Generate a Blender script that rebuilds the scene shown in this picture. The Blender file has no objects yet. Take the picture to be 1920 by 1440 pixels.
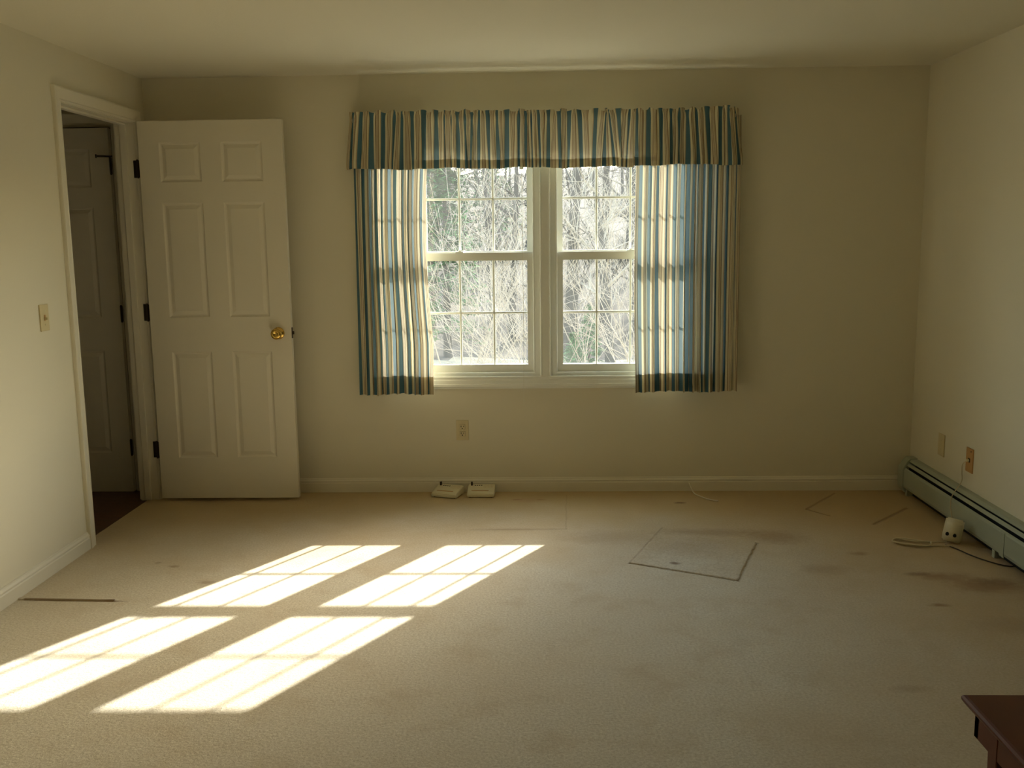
import bpy, bmesh, math, random
from mathutils import Vector, Matrix
random.seed(7)
SC = bpy.context.scene
COL = SC.collection

# ------------------------------------------------------------------ camera
W, H = 4.193, 2.2925            # room width (x), ceiling height; window wall is y = 0
cyaw, cpit, crol = -0.0304, 0.1528, -0.0119
fw = Vector((math.sin(cyaw)*math.cos(cpit), math.cos(cyaw)*math.cos(cpit), -math.sin(cpit)))
rt = Vector((math.cos(cyaw), -math.sin(cyaw), 0))
up = rt.cross(fw)
r2 = rt*math.cos(crol) + up*math.sin(crol)
u2 = up*math.cos(crol) - rt*math.sin(crol)
cam_d = bpy.data.cameras.new('camera')
cam_d.sensor_width = 36; cam_d.lens = 1794.9/1920*36
cam_d.clip_start = 0.05; cam_d.clip_end = 500
cam = bpy.data.objects.new('camera', cam_d); COL.objects.link(cam)
cam.matrix_world = Matrix(((r2.x, u2.x, -fw.x, 2.1359), (r2.y, u2.y, -fw.y, -5.2811),
                           (r2.z, u2.z, -fw.z, 1.4293), (0, 0, 0, 1)))
SC.camera = cam

# ------------------------------------------------------------------ light, world, exposure
SC.view_settings.view_transform = 'Standard'
SC.view_settings.look = 'None'
SC.view_settings.gamma = 1
SC.view_settings.use_curve_mapping = False
SC.view_settings.exposure = 0.0
SUN = 15.5
SKY = 2.1
sd = bpy.data.lights.new('sun', 'SUN'); sd.energy = SUN; sd.angle = 0.0105; sd.color = (1.0, 0.94, 0.84)
sun = bpy.data.objects.new('sun', sd); COL.objects.link(sun)
sun.rotation_euler = Vector((-0.795, -1.38, -1.0)).to_track_quat('-Z', 'Y').to_euler()
sun.location = (8, 14, 10)
wd = bpy.data.worlds.new('sky'); SC.world = wd; wd.use_nodes = True
wn = wd.node_tree.nodes; wl = wd.node_tree.links
for n in list(wn): wn.remove(n)
wo = wn.new('ShaderNodeOutputWorld'); wb = wn.new('ShaderNodeBackground')
sky = wn.new('ShaderNodeTexSky'); sky.sky_type = 'NISHITA'; sky.sun_disc = False
sky.sun_elevation = math.radians(32.1); sky.sun_rotation = math.radians(29.9)
sky.air_density = 1.0; sky.dust_density = 1.3; sky.ozone_density = 1.0
wmx = wn.new('ShaderNodeMix'); wmx.data_type = 'RGBA'; wmx.blend_type = 'MULTIPLY'; wmx.inputs[0].default_value = 1.0
wmx.inputs[7].default_value = (1.0, 0.93, 0.76, 1)
wl.new(sky.outputs[0], wmx.inputs[6]); wl.new(wmx.outputs[2], wb.inputs[0]); wb.inputs[1].default_value = SKY; wl.new(wb.outputs[0], wo.inputs[0])
pd = bpy.data.lights.new('window_portal', 'AREA'); pd.shape = 'RECTANGLE'; pd.size = 1.9; pd.size_y = 1.5
pd.cycles.is_portal = True
po = bpy.data.objects.new('window_portal', pd); COL.objects.link(po)
po.location = (2.16, 0.19, 1.3); po.rotation_euler = (math.radians(-90), 0, 0)
SC.cycles.max_bounces = 12; SC.cycles.diffuse_bounces = 8; SC.cycles.transparent_max_bounces = 14
SC.cycles.sample_clamp_indirect = 12

# ------------------------------------------------------------------ materials
def mat(name, col, rough=0.6, metal=0.0, bump=0.0, bscale=200.0, var=0.0, vscale=6.0, spec=0.5, coords='Object', col2=None):
    m = bpy.data.materials.new(name); m.use_nodes = True
    nt = m.node_tree; N = nt.nodes; L = nt.links
    p = N['Principled BSDF']
    p.inputs['Base Color'].default_value = (*col, 1); p.inputs['Roughness'].default_value = rough
    p.inputs['Metallic'].default_value = metal; p.inputs['Specular IOR Level'].default_value = spec
    t = N.new('ShaderNodeTexCoord')
    if var > 0 or col2:
        n = N.new('ShaderNodeTexNoise'); n.inputs['Scale'].default_value = vscale; n.inputs['Detail'].default_value = 5
        L.new(t.outputs[coords], n.inputs['Vector'])
        mx = N.new('ShaderNodeMix'); mx.data_type = 'RGBA'
        c2 = col2 or tuple(c*(1-var) for c in col)
        mx.inputs[6].default_value = (*col, 1); mx.inputs[7].default_value = (*c2, 1)
        L.new(n.outputs[0], mx.inputs[0]); L.new(mx.outputs[2], p.inputs['Base Color'])
    if bump > 0:
        n = N.new('ShaderNodeTexNoise'); n.inputs['Scale'].default_value = bscale; n.inputs['Detail'].default_value = 3
        L.new(t.outputs[coords], n.inputs['Vector'])
        b = N.new('ShaderNodeBump'); b.inputs['Strength'].default_value = bump; b.inputs['Distance'].default_value = 0.002
        L.new(n.outputs[0], b.inputs['Height']); L.new(b.outputs[0], p.inputs['Normal'])
    return m

M = {}
M['wall'] = mat('wall_paint', (0.73, 0.685, 0.54), 0.85, bump=0.12, bscale=260, spec=0.25)
M['ceil'] = mat('ceiling_paint', (0.73, 0.69, 0.55), 0.95, bump=0.35, bscale=90, spec=0.15)
M['trim'] = mat('trim_paint', (0.76, 0.715, 0.58), 0.42, bump=0.03, bscale=90)
M['door'] = mat('door_paint', (0.75, 0.70, 0.57), 0.45, bump=0.04, bscale=120)
M['vinyl'] = mat('window_paint', (0.82, 0.83, 0.76), 0.4, bump=0.02, bscale=80)
M['ext'] = mat('exterior_siding', (0.75, 0.74, 0.7), 0.7, bump=0.1)
M['brass'] = mat('brass', (0.72, 0.47, 0.12), 0.07, 1.0, bump=0.01)
M['bronze'] = mat('dark_hinge_metal', (0.06, 0.045, 0.03), 0.45, 0.8, bump=0.05)
M['ivory'] = mat('ivory_plastic', (0.62, 0.53, 0.30), 0.4, bump=0.02)
M['orange'] = mat('aged_orange_plastic', (0.52, 0.29, 0.10), 0.4, bump=0.02)
M['cream'] = mat('cream_plastic', (0.72, 0.66, 0.46), 0.45, bump=0.02)
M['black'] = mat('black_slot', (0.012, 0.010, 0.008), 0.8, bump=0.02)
M['sage'] = mat('sage_enamel', (0.40, 0.44, 0.34), 0.38, bump=0.03, bscale=60, var=0.12)
M['fins'] = mat('dark_fins_and_shade', (0.02, 0.02, 0.02), 0.5, 0.6, bump=0.1)
M['cord'] = mat('cord_plastic', (0.60, 0.52, 0.33), 0.5, bump=0.02)
M['string'] = mat('string', (0.75, 0.73, 0.62), 0.8, bump=0.02)
M['wood'] = mat('cherry_wood', (0.15, 0.038, 0.014), 0.42, bump=0.05, bscale=40, vscale=9, col2=(0.09, 0.022, 0.009), spec=0.3)
M['bark'] = mat('grey_bark', (0.05, 0.040, 0.030), 0.9, bump=0.6, bscale=12, var=0.5, vscale=3)
M['twig'] = mat('pale_twig_bark', (0.34, 0.28, 0.21), 0.8, bump=0.3, bscale=30, var=0.4, vscale=5)
M['needle'] = mat('pine_needles', (0.05, 0.15, 0.03), 0.8, bump=0.3, var=0.5, vscale=2)
M['tan'] = mat('worn_plywood', (0.35, 0.22, 0.1), 0.8, bump=0.1)

def wood_floor():
    m = bpy.data.materials.new('dark_floorboards'); m.use_nodes = True; N = m.node_tree.nodes; L = m.node_tree.links
    p = N['Principled BSDF']; p.inputs['Roughness'].default_value = 0.35
    t = N.new('ShaderNodeTexCoord'); w = N.new('ShaderNodeTexBrick')
    w.inputs['Scale'].default_value = 9; w.inputs['Color1'].default_value = (0.13, 0.05, 0.022, 1)
    w.inputs['Color2'].default_value = (0.09, 0.035, 0.016, 1); w.inputs['Mortar'].default_value = (0.02, 0.01, 0.005, 1)
    w.inputs['Mortar Size'].default_value = 0.01
    L.new(t.outputs['Object'], w.inputs['Vector']); L.new(w.outputs[0], p.inputs['Base Color'])
    return m
M['hallfloor'] = wood_floor()

def carpet(name='beige_carpet', tint=1.0, marks=True):
    m = bpy.data.materials.new(name); m.use_nodes = True; N = m.node_tree.nodes; L = m.node_tree.links
    p = N['Principled BSDF']; p.inputs['Roughness'].default_value = 1.0; p.inputs['Specular IOR Level'].default_value = 0.1
    p.inputs['Sheen Weight'].default_value = 0.15; p.inputs['Sheen Roughness'].default_value = 0.6
    t = N.new('ShaderNodeNewGeometry'); P = t.outputs['Position']
    def noise(s, d=4, r=0.6, dist=0):
        n = N.new('ShaderNodeTexNoise'); n.inputs['Scale'].default_value = s; n.inputs['Detail'].default_value = d
        n.inputs['Roughness'].default_value = r; n.inputs['Distortion'].default_value = dist; L.new(P, n.inputs['Vector']); return n.outputs[0]
    def math_(op, a, b=None, c=None):
        n = N.new('ShaderNodeMath'); n.operation = op
        for i, v in enumerate((a, b, c)):
            if v is None: continue
            if isinstance(v, (int, float)): n.inputs[i].default_value = v
            else: L.new(v, n.inputs[i])
        return n.outputs[0]
    def ramp(v, a, b, lo=0.0, hi=1.0):
        n = N.new('ShaderNodeMapRange'); n.inputs[1].default_value = a; n.inputs[2].default_value = b
        n.inputs[3].default_value = lo; n.inputs[4].default_value = hi; n.clamp = True; L.new(v, n.inputs[0]); return n.outputs[0]
    def mix(f, c1, c2):
        n = N.new('ShaderNodeMix'); n.data_type = 'RGBA'
        if isinstance(f, (int, float)): n.inputs[0].default_value = f
        else: L.new(f, n.inputs[0])
        for i, c in ((6, c1), (7, c2)):
            if isinstance(c, tuple): n.inputs[i].default_value = (*c, 1)
            else: L.new(c, n.inputs[i])
        return n.outputs[2]
    k = tint
    base = mix(ramp(noise(110, 4, 0.7), 0.36, 0.64), (0.60*k, 0.54*k, 0.41*k), (0.82*k, 0.77*k, 0.64*k))
    # worn, yellowed areas
    base = mix(ramp(noise(1.1, 4, 0.6), 0.42, 0.66, 0.0, 0.35), base, (0.64*k, 0.52*k, 0.34*k))
    base = mix(ramp(noise(5.0, 5, 0.65), 0.52, 0.72, 0.0, 0.45), base, (0.54*k, 0.43*k, 0.27*k))
    h = math_('ADD', noise(85, 5, 0.75), math_('MULTIPLY', noise(9, 3), 0.6))
    if marks:
        sxyz = N.new('ShaderNodeSeparateXYZ'); L.new(P, sxyz.inputs[0]); X, Y = sxyz.outputs[0], sxyz.outputs[1]
        wob = math_('MULTIPLY', math_('SUBTRACT', noise(14, 3), 0.5), 0.02)
        # yellow soiling along the window wall and heater
        wy = ramp(math_('ADD', Y, math_('MULTIPLY', noise(2.2), 0.8)), -1.0, 0.1, 0.0, 0.85)
        base = mix(wy, base, (0.52, 0.37, 0.16))
        wl_ = ramp(math_('ADD', X, math_('MULTIPLY', noise(3.1), 0.9)), 1.55, 0.45, 0.0, 0.55)
        wl_ = math_('MULTIPLY', wl_, ramp(Y, -1.9, -1.4, 0.0, 1.0))
        base = mix(wl_, base, (0.60, 0.46, 0.25))
        wx = ramp(math_('ADD', X, math_('MULTIPLY', noise(2.6), 0.9)), 3.2, 4.4, 0.0, 0.8)
        base = mix(wx, base, (0.50, 0.35, 0.16))
        # stains: (x, y, rx, ry, strength, colour)
        DB = (0.16, 0.075, 0.025); OB = (0.30, 0.17, 0.07)
        for (cx, cy, rx, ry, s, c) in [(3.767, -1.382, .08, .05, .5, OB), (3.85, -1.40, .12, .07, .5, OB), (3.673, -1.706, .05, .02, .8, OB), (3.561, -1.094, .05, .03, .55, OB),
                (2.717, -1.232, .028, .02, .8, DB), (2.003, -.181, .03, .012, .8, OB), (2.129, -.182, .025, .01, .8, OB), (2.06, -.19, .11, .05, .4, (0.5, .3, .18)),
                (2.881, -.256, .035, .018, .8, DB), (3.92, -1.507, .14, .10, .35, OB), (3.866, -1.9, .16, .09, .3, OB), (3.25, -.85, .16, .12, .5, OB), (3.35, -1.3, .12, .07, .35, OB), (2.95, -.78, .30, .07, .45, OB), (3.98, -1.50, .16, .08, .6, OB), (4.0, -1.45, .10, .05, .4, DB), (3.72, -1.36, .06, .03, .5, DB), (.42, -1.66, .05, .012, .7, DB), (1.98, -.72, .22, .03, .3, OB),
                (2.8, -1.0, .2, .15, .25, OB), (2.45, -.85, .25, .12, .25, OB), (.5, -1.25, .03, .02, .6, OB), (.41, -1.2, .02, .015, .5, OB), (.72, -1.45, .05, .02, .45, OB), (3.3, -2.4, .08, .03, .3, OB), (2.4, -3.0, .1, .04, .25, OB)]:
            dx = math_('DIVIDE', math_('SUBTRACT', math_('ADD', X, wob), cx), rx)
            dy = math_('DIVIDE', math_('SUBTRACT', math_('SUBTRACT', Y, wob), cy), ry)
            d = math_('SQRT', math_('ADD', math_('MULTIPLY', dx, dx), math_('MULTIPLY', dy, dy)))
            d = math_('ADD', d, math_('MULTIPLY', math_('SUBTRACT', noise(30, 3), 0.5), 0.9))
            base = mix(ramp(d, 0.3, 1.15, s, 0.0), base, c)
        # cut seams: polylines
        for (a, b, wdt, s) in [((1.778, -.73), (2.257, -.716), .005, .3), ((2.257, -.716), (2.275, -.086), .003, .15),
                ((2.731,-.703), (3.143,-.939), .006, .2), ((3.143,-.939), (2.953,-1.443), .006, .3), ((2.953,-1.443), (2.520,-1.224), .006, .3), ((2.520,-1.224), (2.731,-.703), .006, .3), ((.047, -1.646), (.413, -1.663), .007, .8), ((3.762, -.074), (3.521, -.386), .006, .6), ((3.521, -.386), (3.606, -.503), .006, .7), ((3.779, -.652), (4.045, -.372), .007, .7)]:
            L_ = math.hypot(b[0]-a[0], b[1]-a[1]); ux, uy = (b[0]-a[0])/L_, (b[1]-a[1])/L_
            px = math_('SUBTRACT', math_('ADD', X, math_('MULTIPLY', wob, .8)), a[0]); py = math_('SUBTRACT', math_('ADD', Y, math_('MULTIPLY', wob, .5)), a[1])
            al = math_('ADD', math_('MULTIPLY', px, ux), math_('MULTIPLY', py, uy))
            cc = N.new('ShaderNodeClamp'); cc.inputs[1].default_value = 0; cc.inputs[2].default_value = L_; L.new(al, cc.inputs[0])
            ex = math_('SUBTRACT', px, math_('MULTIPLY', cc.outputs[0], ux)); ey = math_('SUBTRACT', py, math_('MULTIPLY', cc.outputs[0], uy))
            d = math_('SQRT', math_('ADD', math_('MULTIPLY', ex, ex), math_('MULTIPLY', ey, ey)))
            g = ramp(d, wdt*.4, wdt*1.6, s, 0.0)
            base = mix(g, base, (0.27, 0.17, 0.08)); h = math_('SUBTRACT', h, math_('MULTIPLY', g, 2.0))
    b = N.new('ShaderNodeBump'); b.inputs['Strength'].default_value = 0.75; b.inputs['Distance'].default_value = 0.006
    L.new(h, b.inputs['Height']); L.new(b.outputs[0], p.inputs['Normal']); L.new(base, p.inputs['Base Color'])
    return m
M['carpet'] = carpet()
M['carpet_patch'] = carpet('carpet_patch_pile', 0.94, True)

def fabric():
    m = bpy.data.materials.new('striped_cotton'); m.use_nodes = True; N = m.node_tree.nodes; L = m.node_tree.links
    for n in list(N): N.remove(n)
    o = N.new('ShaderNodeOutputMaterial'); uv = N.new('ShaderNodeUVMap'); uv.uv_map = 'UVMap'
    s = N.new('ShaderNodeSeparateXYZ'); L.new(uv.outputs[0], s.inputs[0])
    q = N.new('ShaderNodeMath'); q.operation = 'FRACT'; L.new(s.outputs[0], q.inputs[0])
    r = N.new('ShaderNodeValToRGB'); r.color_ramp.interpolation = 'CONSTANT'; L.new(q.outputs[0], r.inputs[0])
    BL = (0.085, 0.185, 0.235, 1); CR = (0.80, 0.74, 0.53, 1); BR = (0.24, 0.16, 0.085, 1); TN = (0.50, 0.40, 0.25, 1)
    seq = [(0, BL), (.33, CR), (.47, BR), (.50, TN), (.53, CR), (.56, BR), (.59, CR), (.62, TN), (.67, CR), (.70, BR), (.73, TN), (.76, BR), (.79, CR), (.93, TN)]
    e = r.color_ramp.elements
    e[0].position = 0; e[0].color = BL; e[1].position = seq[1][0]; e[1].color = seq[1][1]
    for pos, c in seq[2:]:
        x = e.new(pos); x.color = c
    wv = N.new('ShaderNodeTexNoise'); wv.inputs['Scale'].default_value = 900
    b = N.new('ShaderNodeBump'); b.inputs['Strength'].default_value = 0.15; b.inputs['Distance'].default_value = 0.001; L.new(wv.outputs[0], b.inputs['Height'])
    d = N.new('ShaderNodeBsdfDiffuse'); tr = N.new('ShaderNodeBsdfTranslucent'); mx = N.new('ShaderNodeMixShader')
    L.new(r.outputs[0], d.inputs[0]); L.new(b.outputs[0], d.inputs['Normal'])
    bc = N.new('ShaderNodeMix'); bc.data_type = 'RGBA'; bc.inputs[0].default_value = 0.18; bc.inputs[7].default_value = (1, 1, 1, 1)
    L.new(r.outputs[0], bc.inputs[6]); L.new(bc.outputs[2], tr.inputs[0])
    mx.inputs[0].default_value = 0.15; L.new(d.outputs[0], mx.inputs[1]); L.new(tr.outputs[0], mx.inputs[2])
    L.new(mx.outputs[0], o.inputs[0])
    return m
M['fabric'] = fabric()

def glass():
    m = bpy.data.materials.new('hazed_window_glass'); m.use_nodes = True; N = m.node_tree.nodes; L = m.node_tree.links
    for n in list(N): N.remove(n)
    o = N.new('ShaderNodeOutputMaterial'); t = N.new('ShaderNodeBsdfTransparent'); t.inputs[0].default_value = (0.93, 0.96, 0.95, 1)
    g = N.new('ShaderNodeBsdfGlossy'); g.inputs['Roughness'].default_value = 0.02; f = N.new('ShaderNodeFresnel'); f.inputs[0].default_value = 1.45
    a = N.new('ShaderNodeMixShader'); L.new(f.outputs[0], a.inputs[0]); L.new(t.outputs[0], a.inputs[1]); L.new(g.outputs[0], a.inputs[2])
    d = N.new('ShaderNodeBsdfTranslucent'); d.inputs[0].default_value = (0.9, 0.95, 0.95, 1)  # translucent share puts a milky haze over the view into the glass
    ns = N.new('ShaderNodeTexNoise'); ns.inputs['Scale'].default_value = 7; ns.inputs['Detail'].default_value = 4
    tc_ = N.new('ShaderNodeTexCoord'); L.new(tc_.outputs['Object'], ns.inputs['Vector'])
    mr = N.new('ShaderNodeMapRange'); mr.inputs[1].default_value = 0.3; mr.inputs[2].default_value = 0.7; mr.inputs[3].default_value = 0.015; mr.inputs[4].default_value = 0.035
    L.new(ns.outputs[0], mr.inputs[0])
    b = N.new('ShaderNodeMixShader'); L.new(mr.outputs[0], b.inputs[0]); L.new(a.outputs[0], b.inputs[1]); L.new(d.outputs[0], b.inputs[2]); L.new(b.outputs[0], o.inputs[0])
    return m
M['glass'] = glass()

def ground_mat():
    m = bpy.data.materials.new('leaf_litter'); m.use_nodes = True; N = m.node_tree.nodes; L = m.node_tree.links
    p = N['Principled BSDF']; p.inputs['Roughness'].default_value = 1
    t = N.new('ShaderNodeNewGeometry')
    n = N.new('ShaderNodeTexNoise'); n.inputs['Scale'].default_value = 0.9; n.inputs['Detail'].default_value = 10; n.inputs['Roughness'].default_value = 0.75
    L.new(t.outputs['Position'], n.inputs['Vector'])
    r = N.new('ShaderNodeValToRGB'); L.new(n.outputs[0], r.inputs[0])
    e = r.color_ramp.elements; e[0].position = .35; e[0].color = (0.026, 0.021, 0.015, 1); e[1].position = .62; e[1].color = (0.075, 0.058, 0.038, 1)
    x = e.new(.48); x.color = (0.042, 0.033, 0.023, 1)
    L.new(r.outputs[0], p.inputs['Base Color'])
    return m
M['ground'] = ground_mat()
M['lawn'] = mat('pale_winter_grass', (0.20, 0.17, 0.10), 1.0, bump=0.5, bscale=20, vscale=1.2, col2=(0.30, 0.27, 0.20))

# ------------------------------------------------------------------ helpers
def link(name, bm, m, parent=None, smooth=False):
    me = bpy.data.meshes.new(name); bm.normal_update(); bm.to_mesh(me); bm.free()
    if smooth:
        for p in me.polygons: p.use_smooth = True
    o = bpy.data.objects.new(name, me); COL.objects.link(o)
    if m is not None: me.materials.append(m)
    if parent is not None: o.parent = parent
    return o
def empty(name, loc=(0, 0, 0), rot=(0, 0, 0)):
    o = bpy.data.objects.new(name, None); COL.objects.link(o); o.location = loc; o.rotation_euler = rot
    o.empty_display_size = 0.1
    return o
def tag(o, label, cat=None, group=None, kind=None):
    o['label'] = label
    if cat: o['category'] = cat
    if group: o['group'] = group
    if kind: o['kind'] = kind
    return o
def box(bm, x0, x1, y0, y1, z0, z1, bev=0.0, seg=2):
    r = bmesh.ops.create_cube(bm, size=1.0)
    vs = r['verts']
    for v in vs:
        v.co = Vector((x0+(v.co.x+.5)*(x1-x0), y0+(v.co.y+.5)*(y1-y0), z0+(v.co.z+.5)*(z1-z0)))
    if bev > 0:
        es = list({e for v in vs for e in v.link_edges})
        bmesh.ops.bevel(bm, geom=es, offset=bev, segments=seg, affect='EDGES', profile=0.7)
def prism(bm, prof, fn, a, b, caps=True):
    """sweep a closed 2-D profile from a to b; fn(u, v, t) gives the 3-D point"""
    A = [bm.verts.new(fn(u, v, a)) for u, v in prof]; B = [bm.verts.new(fn(u, v, b)) for u, v in prof]
    n = len(prof)
    for i in range(n): bm.faces.new((A[i], A[(i+1) % n], B[(i+1) % n], B[i]))
    if caps: bm.faces.new(A[::-1]); bm.faces.new(B)
def frame_sweep(bm, prof, x0, x1, z0, z1, y, sides='LTRB'):
    """mitred moulding round a rectangle in an XZ wall; profile (u outward from the opening, v out of the wall to -y)"""
    def c(u, v, k):
        return Vector(((x0-u, x1+u, x1+u, x0-u)[k], y-v, (z0-u, z0-u, z1+u, z1+u)[k]))
    for s, (i, j) in {'B': (0, 1), 'R': (1, 2), 'T': (2, 3), 'L': (3, 0)}.items():
        if s not in sides: continue
        A = [bm.verts.new(c(u, v, i)) for u, v in prof]; B = [bm.verts.new(c(u, v, j)) for u, v in prof]
        n = len(prof)
        for q in range(n): bm.faces.new((A[q], A[(q+1) % n], B[(q+1) % n], B[q]))
        bm.faces.new(A[::-1]); bm.faces.new(B)
def tube(bm, pts, rad, n=8, cap=True):
    pts = [Vector(p) for p in pts]; rings = []
    if not isinstance(rad, (list, tuple)): rad = [rad]*len(pts)
    a = None
    for i, p in enumerate(pts):
        d = (pts[min(i+1, len(pts)-1)] - pts[max(i-1, 0)]).normalized()
        if a is None:
            a = d.cross(Vector((0, 0, 1)) if abs(d.z) < .9 else Vector((1, 0, 0))).normalized()
        else:
            a = (a - d*a.dot(d)).normalized()
        b = d.cross(a)
        rings.append([bm.verts.new(p + (a*math.cos(t) + b*math.sin(t))*rad[i]) for t in [2*math.pi*k/n for k in range(n)]])
    for A, B in zip(rings, rings[1:]):
        for k in range(n): bm.faces.new((A[k], A[(k+1) % n], B[(k+1) % n], B[k]))
    if cap:
        bm.faces.new(rings[0][::-1]); bm.faces.new(rings[-1])
def lathe(bm, prof, mtx, n=28):
    rings = []
    for r, h in prof:
        rings.append([bm.verts.new(mtx @ Vector((r*math.cos(2*math.pi*k/n), r*math.sin(2*math.pi*k/n), h))) for k in range(n)])
    for A, B in zip(rings, rings[1:]):
        for k in range(n): bm.faces.new((A[k], A[(k+1) % n], B[(k+1) % n], B[k]))
    bm.faces.new(rings[0][::-1]); bm.faces.new(rings[-1])
def spline(pts, n=12):
    P = [Vector(p) for p in pts]; P = [P[0]*2-P[1]] + P + [P[-1]*2-P[-2]]; out = []
    for i in range(1, len(P)-2):
        a, b, c, d = P[i-1:i+3]
        for k in range(n):
            t = k/n
            out.append(0.5*((2*b)+(c-a)*t+(2*a-5*b+4*c-d)*t*t+(3*b-a-3*c+d)*t**3))
    out.append(P[-2]); return out
def struct(name, bm, m, label, parent=None, smooth=False):
    o = link(name, bm, m, parent, smooth); tag(o, label, kind='structure'); return o

# ------------------------------------------------------------------ room shell
YB = -6.4                        # wall behind the camera
WT = 0.14                        # window wall thickness
WX0, WX1, WZ0, WZ1 = 1.256, 3.066, 0.655, 1.975    # rough window opening
bm = bmesh.new(); box(bm, -0.06, W, YB, 0.0, -0.12, 0.0)
struct('floor', bm, M['carpet'], 'worn beige wall to wall carpet with stains and cut seams')
bm = bmesh.new(); box(bm, -1.6, W+.12, YB-.12, 0.3, H, H+.12)
struct('ceiling', bm, M['ceil'], 'plain textured off white ceiling')
bm = bmesh.new()
box(bm, 0, WX0, 0, WT, -.12, H); box(bm, WX1, W+.12, 0, WT, -.12, H)
box(bm, WX0, WX1, 0, WT, -.12, WZ0); box(bm, WX0, WX1, 0, WT, WZ1, H)
struct('wall_back', bm, M['wall'], 'cream window wall with striped curtains')
bm = bmesh.new(); box(bm, W, W+.12, YB, 0, -.12, H)
struct('wall_right', bm, M['wall'], 'cream wall above the baseboard heater')
DY0, DY1, DZ = -0.933, -0.150, 2.045       # doorway clear opening in the left wall
J = 0.018
bm = bmesh.new()
box(bm, -.10, 0, YB, DY0-J, -.12, H); box(bm, -.10, 0, DY1+J, 0.0, -.12, H); box(bm, -.10, 0, DY0-J, DY1+J, DZ+J, H)
struct('wall_left', bm, M['wall'], 'cream wall with the doorway and light switch')
bm = bmesh.new(); box(bm, -1.6, W+.12, YB-.12, YB, -.12, H)
struct('wall_rear', bm, M['wall'], 'plain cream wall facing the window')

# hall beyond the doorway
HX0, HY1 = -1.45, 0.075
bm = bmesh.new(); box(bm, HX0, -.06, -2.6, HY1, -.12, -0.008)
struct('floor_hall', bm, M['hallfloor'], 'dark wooden hall floor beyond the doorway')
hdx1, hdx0 = -0.224, -0.224-.762
bm = bmesh.new()
box(bm, HX0-.12, hdx0-.012, HY1, HY1+.12, -.12, H); box(bm, hdx1+.012, 0.0, HY1, HY1+.12, -.12, H)
box(bm, hdx0-.012, hdx1+.012, HY1, HY1+.12, 2.062, H)
box(bm, HX0-.12, HX0, -2.72, HY1, -.12, H); box(bm, HX0, -.10, -2.72, -2.6, -.12, H)
struct('wall_hall', bm, M['wall'], 'dim cream hall wall around the far closed door')
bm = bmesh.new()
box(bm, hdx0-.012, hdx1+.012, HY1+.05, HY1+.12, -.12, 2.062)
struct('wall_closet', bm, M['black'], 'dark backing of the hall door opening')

# baseboards
def bb_prof():
    return [(0, 0), (.013, 0), (.013, .052), (.009, .057), (.012, .061), (.012, .066), (.006, .074), (.005, .079), (0, .081)]
bm = bmesh.new(); prism(bm, bb_prof(), lambda u, v, t: Vector((t, -u, v)), 0.0, W)
struct('baseboard_back', bm, M['trim'], 'painted moulded baseboard under the window')
bm = bmesh.new(); prism(bm, bb_prof(), lambda u, v, t: Vector((u, t, v)), YB, DY0-.062)
struct('baseboard_left', bm, M['trim'], 'painted moulded baseboard along the left wall')
bm = bmesh.new(); prism(bm, bb_prof(), lambda u, v, t: Vector((W-u, t, v)), YB, -4.3)
struct('baseboard_right', bm, M['trim'], 'painted moulded baseboard beyond the heater')
bm = bmesh.new(); prism(bm, bb_prof(), lambda u, v, t: Vector((t, YB+u, v)), 0, W)
struct('baseboard_rear', bm, M['trim'], 'painted moulded baseboard of the rear wall')

# doorway jamb and casing
tr = empty('trim_1', (0, (DY0+DY1)/2, 0)); tag(tr, 'cream moulded casing and jamb around the open doorway', kind='structure')
def kid(name, bm, m, parent, smooth=False):
    o = link(name, bm, m, parent, smooth)
    o.matrix_parent_inverse = Matrix.Identity(4)
    loc = parent.location; 
    # geometry was written in world space: shift it under the parent
    inv = Matrix.LocRotScale(parent.location, parent.rotation_euler, None).inverted()
    g = parent.parent
    if g is not None:
        inv = inv @ Matrix.LocRotScale(g.location, g.rotation_euler, None).inverted()
    o.data.transform(inv)
    return o
cas = [(.004, 0), (.004, .008), (.010, .011), (.016, .009), (.030, .012), (.048, .016), (.060, .018), (.066, .017), (.068, .012), (.068, 0)]
bm = bmesh.new()
def casing(bm, X, sgn, y0, y1, z1):
    c = lambda u, v, k: Vector((X+sgn*v, (y0-u, y0-u, y1+u, y1+u)[k], (0, z1+u, z1+u, 0)[k]))
    for i, j in ((0, 1), (1, 2), (2, 3)):
        A = [bm.verts.new(c(u, v, i)) for u, v in cas]; B = [bm.verts.new(c(u, v, j)) for u, v in cas]
        n = len(cas)
        for q in range(n): bm.faces.new((A[q], A[(q+1) % n], B[(q+1) % n], B[q]))
        bm.faces.new(A[::-1]); bm.faces.new(B)
casing(bm, 0, 1, DY0, DY1, DZ); casing(bm, -.10, -1, DY0, DY1, DZ)
bmesh.ops.recalc_face_normals(bm, faces=bm.faces)
kid('casing', bm, M['trim'], tr)
bm = bmesh.new()
box(bm, -.10, 0, DY0-J, DY0, -.005, DZ+J); box(bm, -.10, 0, DY1, DY1+J, -.005, DZ+J); box(bm, -.10, 0, DY0, DY1, DZ, DZ+J)
kid('jamb', bm, M['trim'], tr)
bm = bmesh.new()
box(bm, -.075, -.04, DY0, DY0+.011, 0, DZ, .002, 1); box(bm, -.075, -.04, DY1-.011, DY1, 0, DZ, .002, 1); box(bm, -.075, -.04, DY0, DY1, DZ-.011, DZ, .002, 1)
kid('door_stop', bm, M['trim'], tr)

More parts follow.
